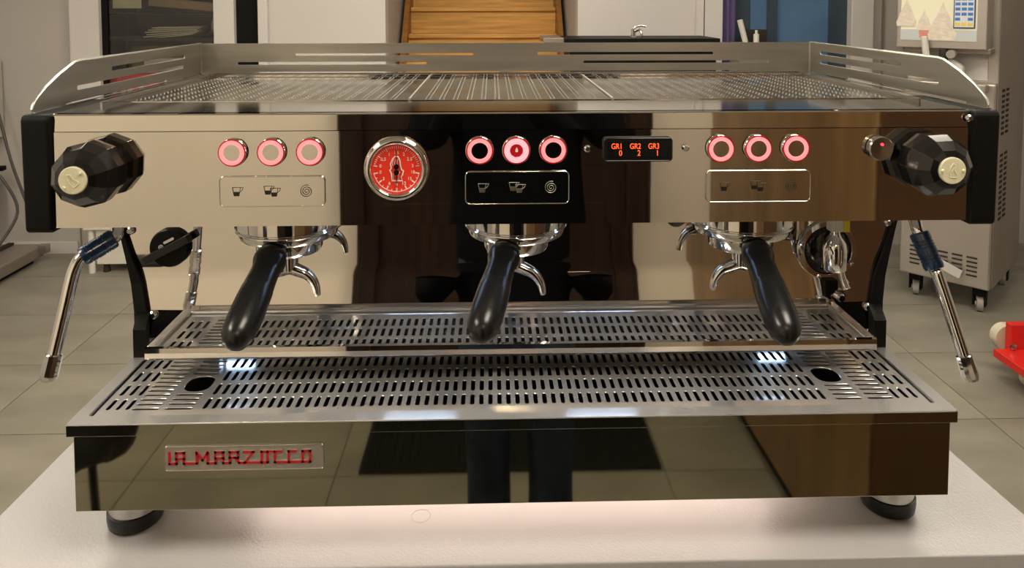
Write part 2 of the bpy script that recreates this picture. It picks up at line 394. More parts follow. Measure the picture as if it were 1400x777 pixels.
# things on the shelf before the blue door
bx = empty('shelf_unit', (1.52, 3.6, 0), 'narrow grey shelf unit before the blue glass door', 'shelf')
pb('body', 'steelside', bx, (1.40, 1.60, 3.5, 3.68, 0, ZT-.12), off=(1.52, 3.6, 0))
pb('back_box', 'slot', bx, (1.47, 1.60, 3.6, 3.68, ZT-.12, ZT-.045), off=(1.52, 3.6, 0))
bm = B(); tube(bm, [(0, 0, 0), (-.035, 0, .13)], .016, 14); tag(fin(bm, 'candle', 'whitepl', loc=(1.445, 3.53, ZT-.115), smooth=1.), 'white stick leaning on the shelf by the purple curtain', 'candle')
bm = B(); lathe(bm, [(.016, 0), (.016, .05), (.008, .055), (.008, .075)], n=16); tag(fin(bm, 'bottle', 'whitepl', loc=(1.515, 3.55, ZT-.12), smooth=.6), 'tiny white bottle with dark cap before the blue door', 'bottle')

# ---- things behind the left window
o = struct(sbox('window_shelf', 'slot', -2.49, -1.41, 3.9, 4.2, .78, .80)) if False else None
sh = empty('display_shelf', (-1.95, 4.1, .34), 'dark shelf rack behind the left window pane', 'shelf')
for z in (.62, ZT-.12): pb('board', 'slot', sh, (-2.49, -1.42, 3.92, 4.3, z, z+.02), off=(-1.95, 4.1, .34))
for x in (-2.48, -1.44): pb('upright', 'slot', sh, (x, x+.02, 4.28, 4.3, .34, 2.4), off=(-1.95, 4.1, .34))
zs_ = ZT-.098
pf = empty('framed_notice', (-2.1, 4.03, .64), 'lime edged frame holding a bright white sheet behind the left window', 'frame')
pb('frame', 'limeframe', pf, (-.22, .20, .0, .02, .25, .60)); pb('sheet', 'panelwhite', pf, (-.14, .10, -.004, 0, .28, .52))
for k in range(6):
    bm = B(); mx = Matrix.Translation((-2.02+.01*(k % 3), 4.02, zs_+.005+.011*k)) @ Matrix.Rotation(radians(-7+3*k), 4, 'Z') @ Matrix.Rotation(radians(-6+k), 4, 'Y')
    box(bm, -.2+.01*k, .15, -.08, .08, 0, .006, mx)
    tag(fin(bm, 'magazine', 'paper' if k % 2 else 'paper2'), ('bottom', 'second', 'third', 'fourth', 'fifth', 'topmost')[k]+' pale magazine of the untidy pile behind the left window', 'magazine', 'magazines piled behind the window')
bm = B(); box(bm, 0, .17, 0, .002, 0, .16); tag(fin(bm, 'paper_note', 'paper2', loc=(-2.31, 3.80, ZT+.085)), 'pale paper sheet stuck high behind the left window', 'paper')
bm = B(); mx = Matrix.Rotation(radians(5), 4, 'Y'); box(bm, 0, .42, 0, .2, 0, .05, mx); tag(fin(bm, 'cardboard_box', 'card', loc=(-2.17, 3.95, ZT+.10), bevel=.004), 'flat brown cardboard box above the magazines behind the window', 'box')
pb('board', 'slot', sh, (-2.49, -1.42, 3.92, 4.3, ZT+.045, ZT+.055), off=(-1.95, 4.1, .34))
tag(cloth_blob('plastic_bag', (-1.72, 4.0, ZT-.02), (.07, .05, .075), 7, 'plastic'), 'crumpled clear film bag beside the magazines behind the window', 'bag')
rc = empty('carton', (-2.30, 3.81, .66), 'red and white printed carton low behind the left window', 'box')
pb('body', 'redcart', rc, (-.08, .24, 0, .1, .25, .42))
for a in (0, .05, .09, .16): pb('print_band', 'panelwhite', rc, (a-.03, a-.005, -.002, 0, .30, .36), bevel=0)

# ---- left: low steel platform, cables, wall box, white appliance
pl = empty('steel_platform', (-2.95, 3.0, 0), 'low stainless steel floor platform along the left wall', 'platform')
bm = B(); box(bm, -.33, .29, -.8, .62, .03, .10); fin(bm, 'deck', 'steelside', pl, bevel=.01)
bm = B(); box(bm, .29, .34, .56, .6, .06, .11); fin(bm, 'end_bracket', 'brush', pl, bevel=.003)
bm = B(); box(bm, -.3, .25, -.75, .58, 0, .03); fin(bm, 'skirt', 'black', pl)
for k in range(3): bm = B(); box(bm, -.28+.19*k, -.25+.19*k, -.78, .6, .10, .115); fin(bm, 'rail', 'slot', pl)
eb = empty('control_box', (-3.02, 3.70, 0), 'grey wall mounted metal control box with cables below', 'box')
bm = B(); box(bm, -.26, .08, -.06, .04, ZT-.68, ZT-.22); fin(bm, 'case', 'wall', eb, bevel=.006)
bm = B(); box(bm, -.22, .04, -.066, -.06, ZT-.64, ZT-.26); fin(bm, 'cover', 'steelside', eb, bevel=.004)
bm = B(); box(bm, -.26, .14, -.09, -.05, ZT-.86, ZT-.835); fin(bm, 'bracket', 'black', eb)
bm = B(); box(bm, -.26, .09, -.1, -.05, ZT-1.2, ZT-.9); fin(bm, 'lower_case', 'steelside', eb, bevel=.006)
for k, (nm, pts) in enumerate([('hanging straight down past the control box', [(-2.97, 3.62, 1.17), (-2.9, 3.62, .9), (-2.82, 3.6, .6), (-2.74, 3.6, .35)]), ('looping to the steel platform', [(-2.98, 3.58, .62), (-2.85, 3.58, .48), (-2.78, 3.58, .3), (-2.84, 3.5, .13)]), ('lying lowest against the grey wall', [(-3.05, 3.45, .45), (-3.03, 3.42, .25), (-3.0, 3.3, .125)])]):
    bm = B(); tube(bm, smooth_path(pts), .008); tag(fin(bm, 'cable', 'cable', smooth=1.), 'thin grey cable '+nm, 'cable', 'cables on the left wall')
wa = empty('white_appliance', (-2.0, 3.52, 0), 'white floor standing appliance behind the left steam pipe', 'appliance')
pb('body', 'whitepl', wa, (-.24, .3, -.12, .12, .05, .50)); pb('top_ledge', 'whitepl', wa, (-.3, .3, -.14, .13, .25, .30))
bm = B(); tube(bm, [(-.27, -.11, .0), (-.27, -.11, .25)], .018); fin(bm, 'pipe', 'whitepl', wa, smooth=1.)
for x in (-.2, .26): bm = B(); lathe(bm, [(.02, 0), (.014, .05)], (x, -.09, 0), n=12); fin(bm, 'foot', 'slot', wa)

# ---- soft serve machine on castors
ang = radians(-46)     # front face direction
ic = empty('soft_serve_machine', (2.345, 2.68, 0), 'tall stainless soft serve ice cream machine on castors at right', 'ice cream machine', rotz=ang)
# local: x=0 is the near front corner, -x along the front face (to the left/back), +y goes into the body
W_, D_ = .40, .62
def ib(name, m, a, parent=ic, bevel=.004): return pb(name, m, parent, a, bevel)
lower = ib('cabinet', 'steelbody', (-W_, 0, 0, D_, .125, 1.12), bevel=.008)
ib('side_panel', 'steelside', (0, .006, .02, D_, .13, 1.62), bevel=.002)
ib('upper_body', 'steelbody', (-W_, 0, .05, D_, 1.12, 1.75))
fp = ib('front_panel', 'steelbody', (-W_-.02, -.03, -.07, .06, 1.285, 1.75))
sv = B(); prism(sv, rrect(-.40, -.07, 1.322, 1.72, .004), 0, .002, lambda u, v, h: (u, -.07-h, v)); pst = fin(sv, 'poster', 'posterbg', ic)
sv = B(); box(sv, -.40, -.07, -.0735, -.072, 1.322, 1.375); fin(sv, 'print_band', 'posterlo', pst)
def swirl(cx, cz, s, mm='icecream', cup=True):
    sv = B(); P = [(-.5, 0), (-.55, .25), (-.42, .5), (-.36, .75), (-.22, 1.0), (-.1, 1.3), (.02, 1.62), (.1, 1.3), (.24, 1.05), (.33, .8), (.42, .5), (.53, .3), (.48, 0)]
    prism(sv, [(cx+a*s, cz+b*s) for a, b in P], .0736, .0750, lambda u, v, h: (u, -h, v)); fin(sv, 'ice_cream_print', mm, pst)
    sv = B()
    for a0, a1, b0, b1 in ((-.5, .3, .3, .12), (-.4, .36, .55, .38), (-.3, .2, .85, .72), (-.15, .1, 1.1, 1.02)):
        prism(sv, [(cx+a0*s, cz+b0*s), (cx+a1*s, cz+b1*s), (cx+a1*s, cz+(b1+.07)*s), (cx+a0*s, cz+(b0+.04)*s)], .0750, .0754, lambda u, v, h: (u, -h, v))
    fin(sv, 'ice_cream_shading', 'icecream2', pst)
    if not cup: return
    sv = B(); prism(sv, [(cx-.36*s, cz), (cx+.34*s, cz), (cx+.3*s, cz-.6*s), (cx-.3*s, cz-.6*s)], .0736, .0748, lambda u, v, h: (u, -h, v)); fin(sv, 'cup_print', 'cone', pst)
swirl(-.375, 1.39, .085, cup=False); swirl(-.295, 1.372, .062); swirl(-.215, 1.325, .115, cup=False)
kp = ib('keypad', 'padedge', (-.168, -.077, -.079, -.073, 1.385, 1.62), bevel=.002)
pb('keypad_face', 'padwhite', kp, (-.163, -.082, -.0805, -.079, 1.390, 1.615), bevel=0)
for r_ in range(6):
    for c_ in range(3):
        if r_ == 1 and c_ == 1: continue
        pb('key', 'padblue' if r_ else 'padyellow', kp, (-.160+c_*.0265, -.139+c_*.0265, -.082, -.0805, 1.397+r_*.024, 1.411+r_*.024), bevel=0)
ib('recess', 'panelwhite', (-W_+.04, -.045, .045, .05, 1.13, 1.27))
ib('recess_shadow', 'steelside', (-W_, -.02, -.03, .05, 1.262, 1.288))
bm = B(); lathe(bm, [(.013, 0), (.016, .02), (.015, .12), (.011, .125)], (-.27, -.10, 1.22), axis=(-.12, -.05, 1), n=16); fin(bm, 'draw_handle', 'whitepl', ic, smooth=.6)
bm = B(); lathe(bm, [(.02, 0), (.02, .06), (.014, .07)], (-.21, -.06, 1.215), axis=(0, 0, 1), n=16); fin(bm, 'valve', 'slot', ic, smooth=.6)
bm = B(); lathe(bm, [(.02, 0), (.02, .03)], (-.17, -.07, 1.26), axis=(0, -1, 0), n=16); fin(bm, 'knob', 'caster', ic, smooth=.6)
bm = B(); prism(bm, [(-.27, 1.13), (-.27, 1.21), (-.25, 1.23), (-.17, 1.23), (-.13, 1.20), (-.13, 1.13)], .05, .09, lambda u, v, h: (u, -h+.045, v)); fin(bm, 'dispenser_block', 'whitepl', ic, bevel=.004)
ib('drip_shelf', 'steelbody', (-W_+.02, -.03, -.06, 0, 1.08, 1.12))
for g in range(5):
    for r_ in range(5):
        bm = B(); x = -W_+.05+g*.063; z = .185+r_*.022; tube(bm, [(x, -.001, z), (x+.045, -.001, z)], .0045, 6); fin(bm, 'louvre', 'slot', ic)
for c_ in range(2):
    for r_ in range(22):
        z = .45+r_*.026+(.08 if r_ > 12 else 0); bm = B(); box(bm, .004, .009, .10+c_*.09, .15+c_*.09, z, z+.012); fin(bm, 'louvre', 'slot', ic)
for (x, y) in ((-.05, .06), (-W_+.06, .08), (-.05, D_-.08), (-W_+.06, D_-.08)):
    bm = B(); lathe(bm, [(.036, -.014), (.036, .014)], (x, y, .0365), axis=(1, .3, 0), n=20); lathe(bm, [(.012, -.02), (.012, .02)], (x, y, .0365), axis=(1, .3, 0), n=12)
    c_ = fin(bm, 'caster_wheel', 'caster', ic, smooth=.6, bevel=.002)
    bm = B(); box(bm, x-.028, x-.022, y-.02, y+.02, .03, .125); box(bm, x+.022, x+.028, y-.02, y+.02, .03, .125); box(bm, x-.028, x+.028, y-.02, y+.02, .08, .125); fin(bm, 'fork', 'black', c_)
bm = B(); mx = Matrix.Rotation(.35, 4, 'Y'); box(bm, -.05, .05, -.004, 0, -.02, .025, mx); tag(fin(bm, 'paper_label', 'panelwhite', loc=(2.215, 2.78, .20), rot=(0, 0, ang)), 'small white paper tag taped on the soft serve machine front', 'paper')
# ---- red pallet jack
pj = empty('pallet_jack', (2.2, 2.35, 0), 'bright red pallet truck end with cream roller at the right edge', 'pallet truck')
pb('housing', 'red', pj, (-.165, .25, -.25, -.215, .105, .225), bevel=.005)
pb('fork_plate', 'red', pj, (-.225, .25, -.65, -.235, .09, .122), bevel=.004)
bm = B(); lathe(bm, [(.016, -.02), (.052, -.02), (.052, .02), (.016, .02)], (-.145, -.19, .150), axis=(0, 1, 0), n=28); fin(bm, 'roller', 'roller', pj, smooth=.6)
for y in (-.58, -.32):
    bm = B(); lathe(bm, [(.045, -.02), (.045, .02)], (-.12, y, .0455), axis=(0, 1, 0), n=28); fin(bm, 'wheel', 'roller', pj, smooth=.6)
bm = B(); lathe(bm, [(.013, 0), (.013, .008), (.007, .012)], (-.155, -.25, .135), axis=(0, -1, 0), n=8); fin(bm, 'bolt', 'chrome_dark', pj)

# added pendant lamp, out of view, to give the cup rail a warm glow
pn = empty('added_rail_lamp', (.03, -1.6, ZC), 'small warm pendant lamp added behind the photographer to light the cup rail', 'lamp')
bm = B(); tube(bm, [(0, 0, 0), (0, 0, -.66)], .004, 8); fin(bm, 'cord', 'black', pn)
bm = B(); ringshape(bm, [(.03, -.64), (.10, -.74), (.096, -.74), (.026, -.645)], n=32); fin(bm, 'shade', 'frame', pn, smooth=1.)
bm = B(); bmesh.ops.create_uvsphere(bm, u_segments=20, v_segments=12, radius=.05)
for v in bm.verts: v.co.z -= .74
fin(bm, 'bulb', 'bulb', pn, smooth=3.2)

# ================================================================ BENCH
be = empty('bench', (-.01, .3, 0), 'pale laminate bench carrying the coffee machine', 'bench')
bm = B(); prism(bm, [(-.569, -.0095), (.561, -.0118), (.548, .15), (.535, .72), (-.553, .72)], ZB-.03, ZB, XY)
for v in bm.verts: v.co.x += .01; v.co.y -= .3
bm2 = None
bt = fin(bm, 'benchtop', 'bench', be, bevel=.0015)
bm = B(); box(bm, -.555, .60, -.297, -.29, ZB-.075, ZB-.03); fin(bm, 'edge_band', 'benchedge', be)
for x in (-.50, .50):
    for y in (-.25, .36): bm = B(); box(bm, x-.025, x+.025, y-.025, y+.025, 0, ZB-.03); fin(bm, 'leg', 'benchedge', be)
bm = B(); ringshape(bm, [(.0105, 0), (.0105, .0002), (.010, .0002), (.010, 0)], (0, 0, 0), n=24)
tag(fin(bm, 'ring_mark', 'steelside', loc=(-.105, .062, ZB+.0001)), 'faint round ring mark on the bench top under the machine', 'stain')

# ================================================================ ESPRESSO MACHINE
em = empty('espresso_machine', (0, 0, ZB), 'large three group polished steel espresso machine on the bench', 'coffee machine')
L = (0, 0, ZL)   # parts are modelled about the machine's top plane
def P(bm, name, m, parent=em, loc=None, **k):
    return fin(bm, name, m, parent, (L if parent is em else (0, 0, 0)) if loc is None else loc, **k)
def at(x, y, z): return (x, y, z+ZL)
# upper housing
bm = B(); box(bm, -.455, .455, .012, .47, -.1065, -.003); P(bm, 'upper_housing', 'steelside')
bm = B()
prism(bm, [(0, -.0172), (.0004, -.1110), (.004, -.1118), (.012, -.1118), (.012, -.0172)], -.4515, .4515, lambda u, v, h: (h, u, v)); fp = P(bm, 'front_panel', 'mirror')
bm = B(); prism(bm, [(.0006, -.0166), (.0014, -.0012), (.0030, 0), (.012, 0), (.012, -.0166)], -.4515, .4515, lambda u, v, h: (h, u, v)); P(bm, 'panel_top_strip', 'mirror')
for s in (-1, 1):
    bm = B(); prism(bm, [(-.003, .0005), (-.006, -.004), (-.004, -.112), (-.001, -.1155), (.05, -.1155), (.075, -.108), (.12, -.108), (.12, .0005)], s*.4518, s*.478, YZ)
    P(bm, 'end_cap', 'blackpl', bevel=.0025)
# top deck
bm = B(); box(bm, -.470, .470, .0055, .425, -.003, .0); P(bm, 'top_deck', 'tray_top', bevel=.0006)
for x0, x1 in ((-.434, -.119), (-.116, .1065), (.1095, .434)):
    bm = B(); box(bm, x0, x1, .094, .365, .0, .0007); ct = P(bm, 'cup_tray', 'tray_top')
    bm = B(); nx = int(round((x1-x0-.02)/.0162)); 
    for i in range(nx):
        cx = x0+.018+(x1-x0-.036)*i/(nx-1)
        for j in range(26):
            y = .102+j*.0098
            for dx in (-.0022, .0022):
                lathe(bm, [(.0010, 0), (.0006, .0006)], (cx+dx, y, .0007), n=6)
    d_ = fin(bm, 'dimples', 'dimple', ct); d_['kind'] = 'stuff'
    bm = B(); box(bm, x0, x1, .357, .361, .0016, .0042); fin(bm, 'rear_lip', 'chrome', ct)
for x in (-.1175, .108): bm = B(); tube(bm, [(x, .094, .0016), (x, .365, .0016)], .0013, 8); P(bm, 'divider', 'steelbody')
for s in (-1, 1): bm = B(); box(bm, s*.436-.0012, s*.436+.0012, .062, .385, 0, .0045); P(bm, 'tray_edge', 'chrome_dark')
bm = B(); box(bm, -.436, .436, .383, .386, 0, .0045); P(bm, 'tray_edge', 'chrome_dark')
# rail
outl = [(.0055, .0008), (.0035, .0045), (.0060, .0095), (.0120, .0150), (.0270, .0240), (.0500, .0345), (.0700, .0418), (.0800, .0452), (.0915, .0467), (.4224, .0467), (.4224, .0008)]
cr = bpy.data.objects.new('cup_rail', None); COL.objects.link(cr); cr.parent = em; cr.location = L
hl = [rrect(.155, .361, .0285, .0340, .0012, 1), rrect(.082, .355, .0145, .0195, .0012, 1), rrect(.06, .30, .0018, .0034, .0005, 1)]
hr = [rrect(.164, .385, .0300, .0348, .0012, 1), rrect(.0866, .384, .0160, .0210, .0012, 1), rrect(.0375, .2958, .0014, .0042, .0005, 1)]
fin(plate(outl, hl, .0015, lambda u, v, h: (-.472+h, u, v)), 'rail_panel', 'brush', cr)
fin(plate(outl, hr, .0015, lambda u, v, h: (.472+h, u, v)), 'rail_panel', 'brush', cr)
hb = [rrect(-.328, -.055, .0278, .0312, .001, 1), rrect(.0446, .319, .0280, .0322, .001, 1), rrect(-.4166, -.1276, .0138, .0182, .001, 1), rrect(.116, .4057, .0148, .0188, .001, 1),
      rrect(-.385, -.0145, .0012, .0030, .0005, 1), rrect(.0015, .385, .0012, .0030, .0005, 1)]
fin(plate([(-.472, .0), (.472, .0), (.472, .0467), (-.472, .0467)], hb, .0015, lambda u, v, h: (u, .4224+h, v)), 'rail_panel', 'brush', cr)
for s in (-1, 1):
    bm = B(); tube(bm, [(s*.4715, .421, .001), (s*.4715, .421, .0467)], .0022, 8); fin(bm, 'corner_weld', 'brush', cr, smooth=1.)
    bm = B(); box(bm, s*.472-.003, s*.472+.003, .004, .05, -.001, .0015); fin(bm, 'rail_foot', 'chrome', cr)
    bm = B(); tube(bm, [(s*.472, u, v) for u, v in outl[1:10]], .0013, 6); fin(bm, 'rolled_edge', 'brush', cr, smooth=1.)
# rear body and splash panel
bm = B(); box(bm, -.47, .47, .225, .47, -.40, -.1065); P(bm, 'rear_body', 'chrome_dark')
rows_ = [(.1850, -.3060, .4575), (.1880, -.2900, .4605)]      # y, z, half width: flat panel with a coved foot
yy, zz = .1880, -.2900
for zn, th in ((-.241, 12.5), (-.236, 11), (-.231, 8.5), (-.226, 6), (-.221, 3)):
    yy += (zn-zz)*math.tan(radians(th)); zz = zn; rows_.append((yy, zz, .4630+(zz+.29)*.215))
yt = yy+(-.1065-zz)*math.tan(radians(1.5)); rows_.append((yt, -.1065, .4630+.1835*.215))
def sy(z):
    for (y0, z0, _), (y1, z1, _) in zip(rows_, rows_[1:]):
        if z <= z1: return y0+(y1-y0)*(z-z0)/(z1-z0)-.0004
TS = math.tan(radians(1.5))
bm = B(); fr = [[bm.verts.new((s_*w_, y_, z_)) for s_ in (-1, 1)] for y_, z_, w_ in rows_]; bk = [[bm.verts.new((v.co.x, v.co.y+.005, v.co.z)) for v in r] for r in fr]
for a_, b_, c_, d_ in zip(fr, fr[1:], bk, bk[1:]):
    bm.faces.new((a_[0], a_[1], b_[1], b_[0])); bm.faces.new((c_[1], c_[0], d_[0], d_[1])); bm.faces.new((a_[0], b_[0], d_[0], c_[0])); bm.faces.new((b_[1], a_[1], c_[1], d_[1]))
bm.faces.new((fr[0][1], fr[0][0], bk[0][0], bk[0][1])); bm.faces.new((fr[-1][0], fr[-1][1], bk[-1][1], bk[-1][0]))
P(bm, 'splash_panel', 'mirror', smooth=.6)
bm = B(); box(bm, -.45, .45, .0125, .205, -.1105, -.1065); P(bm, 'underside_plate', 'underside')
bm = B(); box(bm, -.51, .51, .185, .222, -.1085, -.1065); P(bm, 'wing_plate', 'blackpl')
for s in (-1, 1):
    bm = B(); ring_ = []
    for z_, xo, w_ in ((-.1085, .5040, .003), (-.1600, .4930, .003), (-.2050, .4830, .007), (-.2400, .4750, .0130), (-.2700, .4690, .0145), (-.3090, .4650, .0145)):
        yb_ = sy(z_)-.0004
        ring_.append([bm.verts.new(p) for p in ((s*xo, yb_, z_), (s*(xo-w_), yb_, z_), (s*(xo-w_), yb_-.006, z_), (s*xo, yb_-.006, z_))])
    for a, b in zip(ring_, ring_[1:]):
        for k in range(4): bm.faces.new((a[k], a[(k+1) % 4], b[(k+1) % 4], b[k]))
    bm.faces.new(ring_[0]); bm.faces.new(ring_[-1][::-1])
    up_ = P(bm, 'side_upright', 'blackpl')
    bm = B(); prism(bm, [(s*.4458, .134), (s*.4650, .184), (s*.4500, .184), (s*.4312, .134)], -.309, -.2730, XY); fin(bm, 'upright_foot', 'blackpl', up_)
# upper (raised) drip tray
def pill(cx, y0, y1, w_): return rrect(cx-w_/2, cx+w_/2, y0, y1, w_/2*.98, 2)
def hslot(x0, x1, cy, t_): return rrect(x0, x1, cy-t_/2, cy+t_/2, t_/2*.98, 2)
bm = B(); prism(bm, [(.128, -.2995), (.1285, -.287), (.131, -.2855), (.1335, -.2875), (.1335, -.2995)], -.431, .431, lambda u, v, h: (h, u, v)); ut = P(bm, 'upper_drip_tray', 'mirror')
bm = B()
for s in (-1, 1): box(bm, s*.431, s*.419, .1335, .239, -.300, -.2862)
box(bm, -.419, .419, .231, .239, -.300, -.2862)
fin(bm, 'tray_rim', 'tray', ut, bevel=.0012)
holes = []
for s in (-1, 1):
    for k in range(3):
        for y0, y1 in ((.139, .1545), (.1605, .1825), (.1885, .2105)): holes.append(pill(s*(.4065-.0098*k), y0, y1, .0043))
    for k in range(9): holes.append(hslot(*sorted((s*.377, s*.346)), .1405+.0088*k, .0042))
for k in range(71):
    x = -.3325+.0095*k
    for y0, y1 in ((.139, .1545), (.1605, .1825), (.1885, .2105)): holes.append(pill(x, y0, y1, .0043))
fin(plate([(-.4185, .1345), (.4185, .1345), (.4185, .228), (-.4185, .228)], holes, .0012, lambda u, v, h: (u, v, -.2905+h)), 'grate', 'tray', ut)
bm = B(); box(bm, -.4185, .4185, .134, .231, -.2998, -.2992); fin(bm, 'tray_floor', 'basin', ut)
def settle(o):      # the raised tray is narrower than the base and stands a little above the lower grate
    for v in o.data.vertices: v.co = Vector((v.co.x*.94-.0008, v.co.y*.94-.0432, v.co.z*.94+.0006))
    o.data.update()
settle(ut)
for o in ut.children: settle(o)
for x in (-.36, 0, .36):
    bm = B(); box(bm, x-.006, x+.006, .155, .165, -.3085, -.2810); fin(bm, 'support', 'chrome_dark', ut)
# lower drip tray and base
bm = B(); pr_ = [(0, -.3977), (.47, -.3977), (.47, -.345), (.004, -.345), (.004, -.3175), (0, -.3175)]
prism(bm, pr_, -.441, .441, YZ)
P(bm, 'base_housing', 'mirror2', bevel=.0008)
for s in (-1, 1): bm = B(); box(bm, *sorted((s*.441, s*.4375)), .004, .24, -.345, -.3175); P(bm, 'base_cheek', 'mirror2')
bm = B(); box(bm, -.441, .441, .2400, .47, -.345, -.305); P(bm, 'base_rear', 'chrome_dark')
bm = B(); outer = rrect(-.4455, .4455, -.0045, .24, .002, 1); f_ = lambda u, v, h: (u, v, h)
lt = fin(plate(outer, [rrect(-.432, .432, .0105, .239, .002, 1)], .0016, lambda u, v, h: (u, v, -.3066+h)), 'lower_drip_tray', 'tray', em, L)
bm.free()
bm = B(); box(bm, -.4455, .4455, -.0045, -.0030, -.3185, -.3068)
for s in (-1, 1): box(bm, s*.4455, s*.4440, -.0030, .24, -.3185, -.3068)
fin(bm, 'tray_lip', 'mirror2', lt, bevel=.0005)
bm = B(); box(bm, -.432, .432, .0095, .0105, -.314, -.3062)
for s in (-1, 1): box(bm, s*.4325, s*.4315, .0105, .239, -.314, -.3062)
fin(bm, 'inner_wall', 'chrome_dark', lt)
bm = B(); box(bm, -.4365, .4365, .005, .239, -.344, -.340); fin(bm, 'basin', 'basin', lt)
holes = []
rows = [(.0264, .0480), (.0545, .0770), (.0835, .1055), (.1120, .1340)]
for s in (-1, 1):
    for k in range(3):
        for y0, y1 in rows: holes.append(pill(s*(.4215-.0100*k), y0, y1, .0045))
    for k in range(12): holes.append(hslot(*sorted((s*.3965, s*.3690)), .0275+.0091*k, .0040))
    for k in (0, 1, 2, 3, 8, 9, 10, 11): holes.append(hslot(*sorted((s*.3630, s*.3350)), .0275+.0091*k, .0040))
    holes.append([(s*.347*1+.0145*cos(a)*(abs(cos(a))**-.25 if abs(cos(a)) > .01 else 1), .0775+.0165*sin(a)*(abs(sin(a))**-.25 if abs(sin(a)) > .01 else 1)) for a in [2*pi*k/20 for k in range(20)]])
for k in range(69):
    x = -.3232+.009505*k
    for y0, y1 in rows: holes.append(pill(x, y0, y1, .0045))
fin(plate([(-.430, .0125), (.430, .0125), (.430, .150), (-.430, .150)], holes, .0014, lambda u, v, h: (u, v, -.3095+h)), 'grate', 'tray', lt)
bm = B(); box(bm, -.43, .43, .15, .184, -.3102, -.3088); fin(bm, 'rear_cover', 'tray', lt)
# feet
for x, y in ((-.414, .065), (.414, .065), (-.414, .42), (.414, .42)):
    bm = B(); lathe(bm, [(.0265, -.4400), (.0262, -.3977)], (x, y, 0), n=36); ft = P(bm, 'foot', 'brush', smooth=.6)
    bm = B(); lathe(bm, [(.024, -.4533), (.0275, -.4505), (.0285, -.443), (.0282, -.4360), (.0266, -.4350)], (x, y, 0), n=36); fin(bm, 'rubber_ring', 'rubber', ft, smooth=.8)
# warm strip lamp below the base
bm = B(); box(bm, -.30, .30, .10, .13, -.4005, -.3977); ul = P(bm, 'strip_lamp', 'underlamp')
# screws
def screw(x, y, z, r=.0042, parent=em, name='screw'):
    bm = B(); lathe(bm, [(r, 0), (r, .002), (r*.6, .0038)], (0, 0, 0), axis=(0, -1, 0), n=10); return fin(bm, name, 'clearhead', parent, at(x, y, z), smooth=.5)
screw(.0678, 0, -.0359, .0036); screw(.1652, 0, -.0358, .0036); screw(.449, -.001, -.0075, .004)
for x, z in ((-.4475, -.2785), (.4515, -.2790), (-.4780, -.1755), (.4820, -.1740)): screw(x, sy(z)-.0005, z, .0055)

# ---- buttons
def button(hot=False):
    bm = B(); ringshape(bm, [(.0140, 0), (.0140, .0030), (.0133, .0042), (.0126, .0042), (.0126, 0)], axis=(0, -1, 0), n=40)
    b = fin(bm, 'button', 'chrome', em, smooth=.7)
    bm = B(); ringshape(bm, [(.0133, .0030), (.0133, .0047), (.0118, .0047), (.0118, .0030)], axis=(0, -1, 0), n=40); fin(bm, 'ring_edge', 'ringedge', b, smooth=.7)
    bm = B(); r_in = .0066 if hot else .0082
    ringshape(bm, [(.0120, .0030), (.0120, .0054), (r_in, .0054), (r_in, .0030)], axis=(0, -1, 0), n=40); fin(bm, 'light_ring', 'ringhot' if hot else 'ring', b, smooth=.7)
    bm = B(); lathe(bm, [(r_in, .0), (r_in, .0048)], axis=(0, -1, 0), n=(9 if hot else 40)); fin(bm, 'button_cap', 'redlogo' if hot else 'mirror', b)
    if hot:
        bm = B(); prism(bm, [(-.0012, -.0012), (.0012, -.0012), (.0016, .0006), (.0006, .003), (0, .0034), (-.0012, .001)], .0052, .0058, XZ); fin(bm, 'drop_glint', 'white', b)  # white drop shape stands in for a glint on the cap
    return b
b0 = button(); b0.location = at(-.2781, 0, -.0373)
for x, z in ((-.2406, -.0372), (-.2031, -.0371), (-.0382, -.0368), (.0339, -.0366), (.1995, -.0365), (.2368, -.0365), (.2742, -.0364)): dup(b0, em, at(x, 0, z))
b5 = button(True); b5.location = at(-.0022, 0, -.0368)
# ---- icon plates
def icon_plate(x0, x1, z0, z1, im='etch'):
    bm = B(); w_, h_ = x1-x0, z1-z0
    prism(bm, rrect(-w_/2, w_/2, -h_/2, h_/2, .0045, 5), 0, .0012, XZ); p = fin(bm, 'icon_plate', 'mirror', em, at((x0+x1)/2, 0, (z0+z1)/2), bevel=.0003)
    bm = B(); tube(bm, [(a, -.0012, b) for a, b in rrect(-w_/2+.0003, w_/2-.0003, -h_/2+.0003, h_/2-.0003, .0045, 6)], .0005, 6, closed=True); fin(bm, 'plate_rim', 'chrome', p, smooth=3.2)
    def cup(cx, cz, s):
        bm = B(); t = .00035
        for pts in ([(-1, 1), (-.62, -1), (.5, -1), (.85, 1), (-1, 1)], [(.8, .95), (1.5, 1.0), (1.2, .3), (.68, -.1)]):
            tube(bm, [(cx+a*s, -.0014, cz+b*s) for a, b in pts], t, 6)
        prism(bm, [(cx+a*s, cz+b*s) for a, b in ((-.8, -.05), (-.62, -1), (.5, -1), (.68, -.05))], .0012, .0018, XZ)
        fin(bm, 'cup_icon', im, p)
    cup(-.0343, .0000, .0042); cup(-.0040, .0012, .0040); cup(.0022, -.0008, .0040)
    bm = B(); tube(bm, [((.0333)+(.0006+.0057*k/90)*cos(-k/90*5.6*pi), -.0014, (.0006+.0057*k/90)*sin(-k/90*5.6*pi)) for k in range(91)], .00036, 6); fin(bm, 'spiral_icon', im, p)
icon_plate(-.2920, -.1897, -.0912, -.0612); icon_plate(-.0526, .0499, -.0906, -.0580, 'brush'); icon_plate(.1859, .2908, -.0905, -.0588)
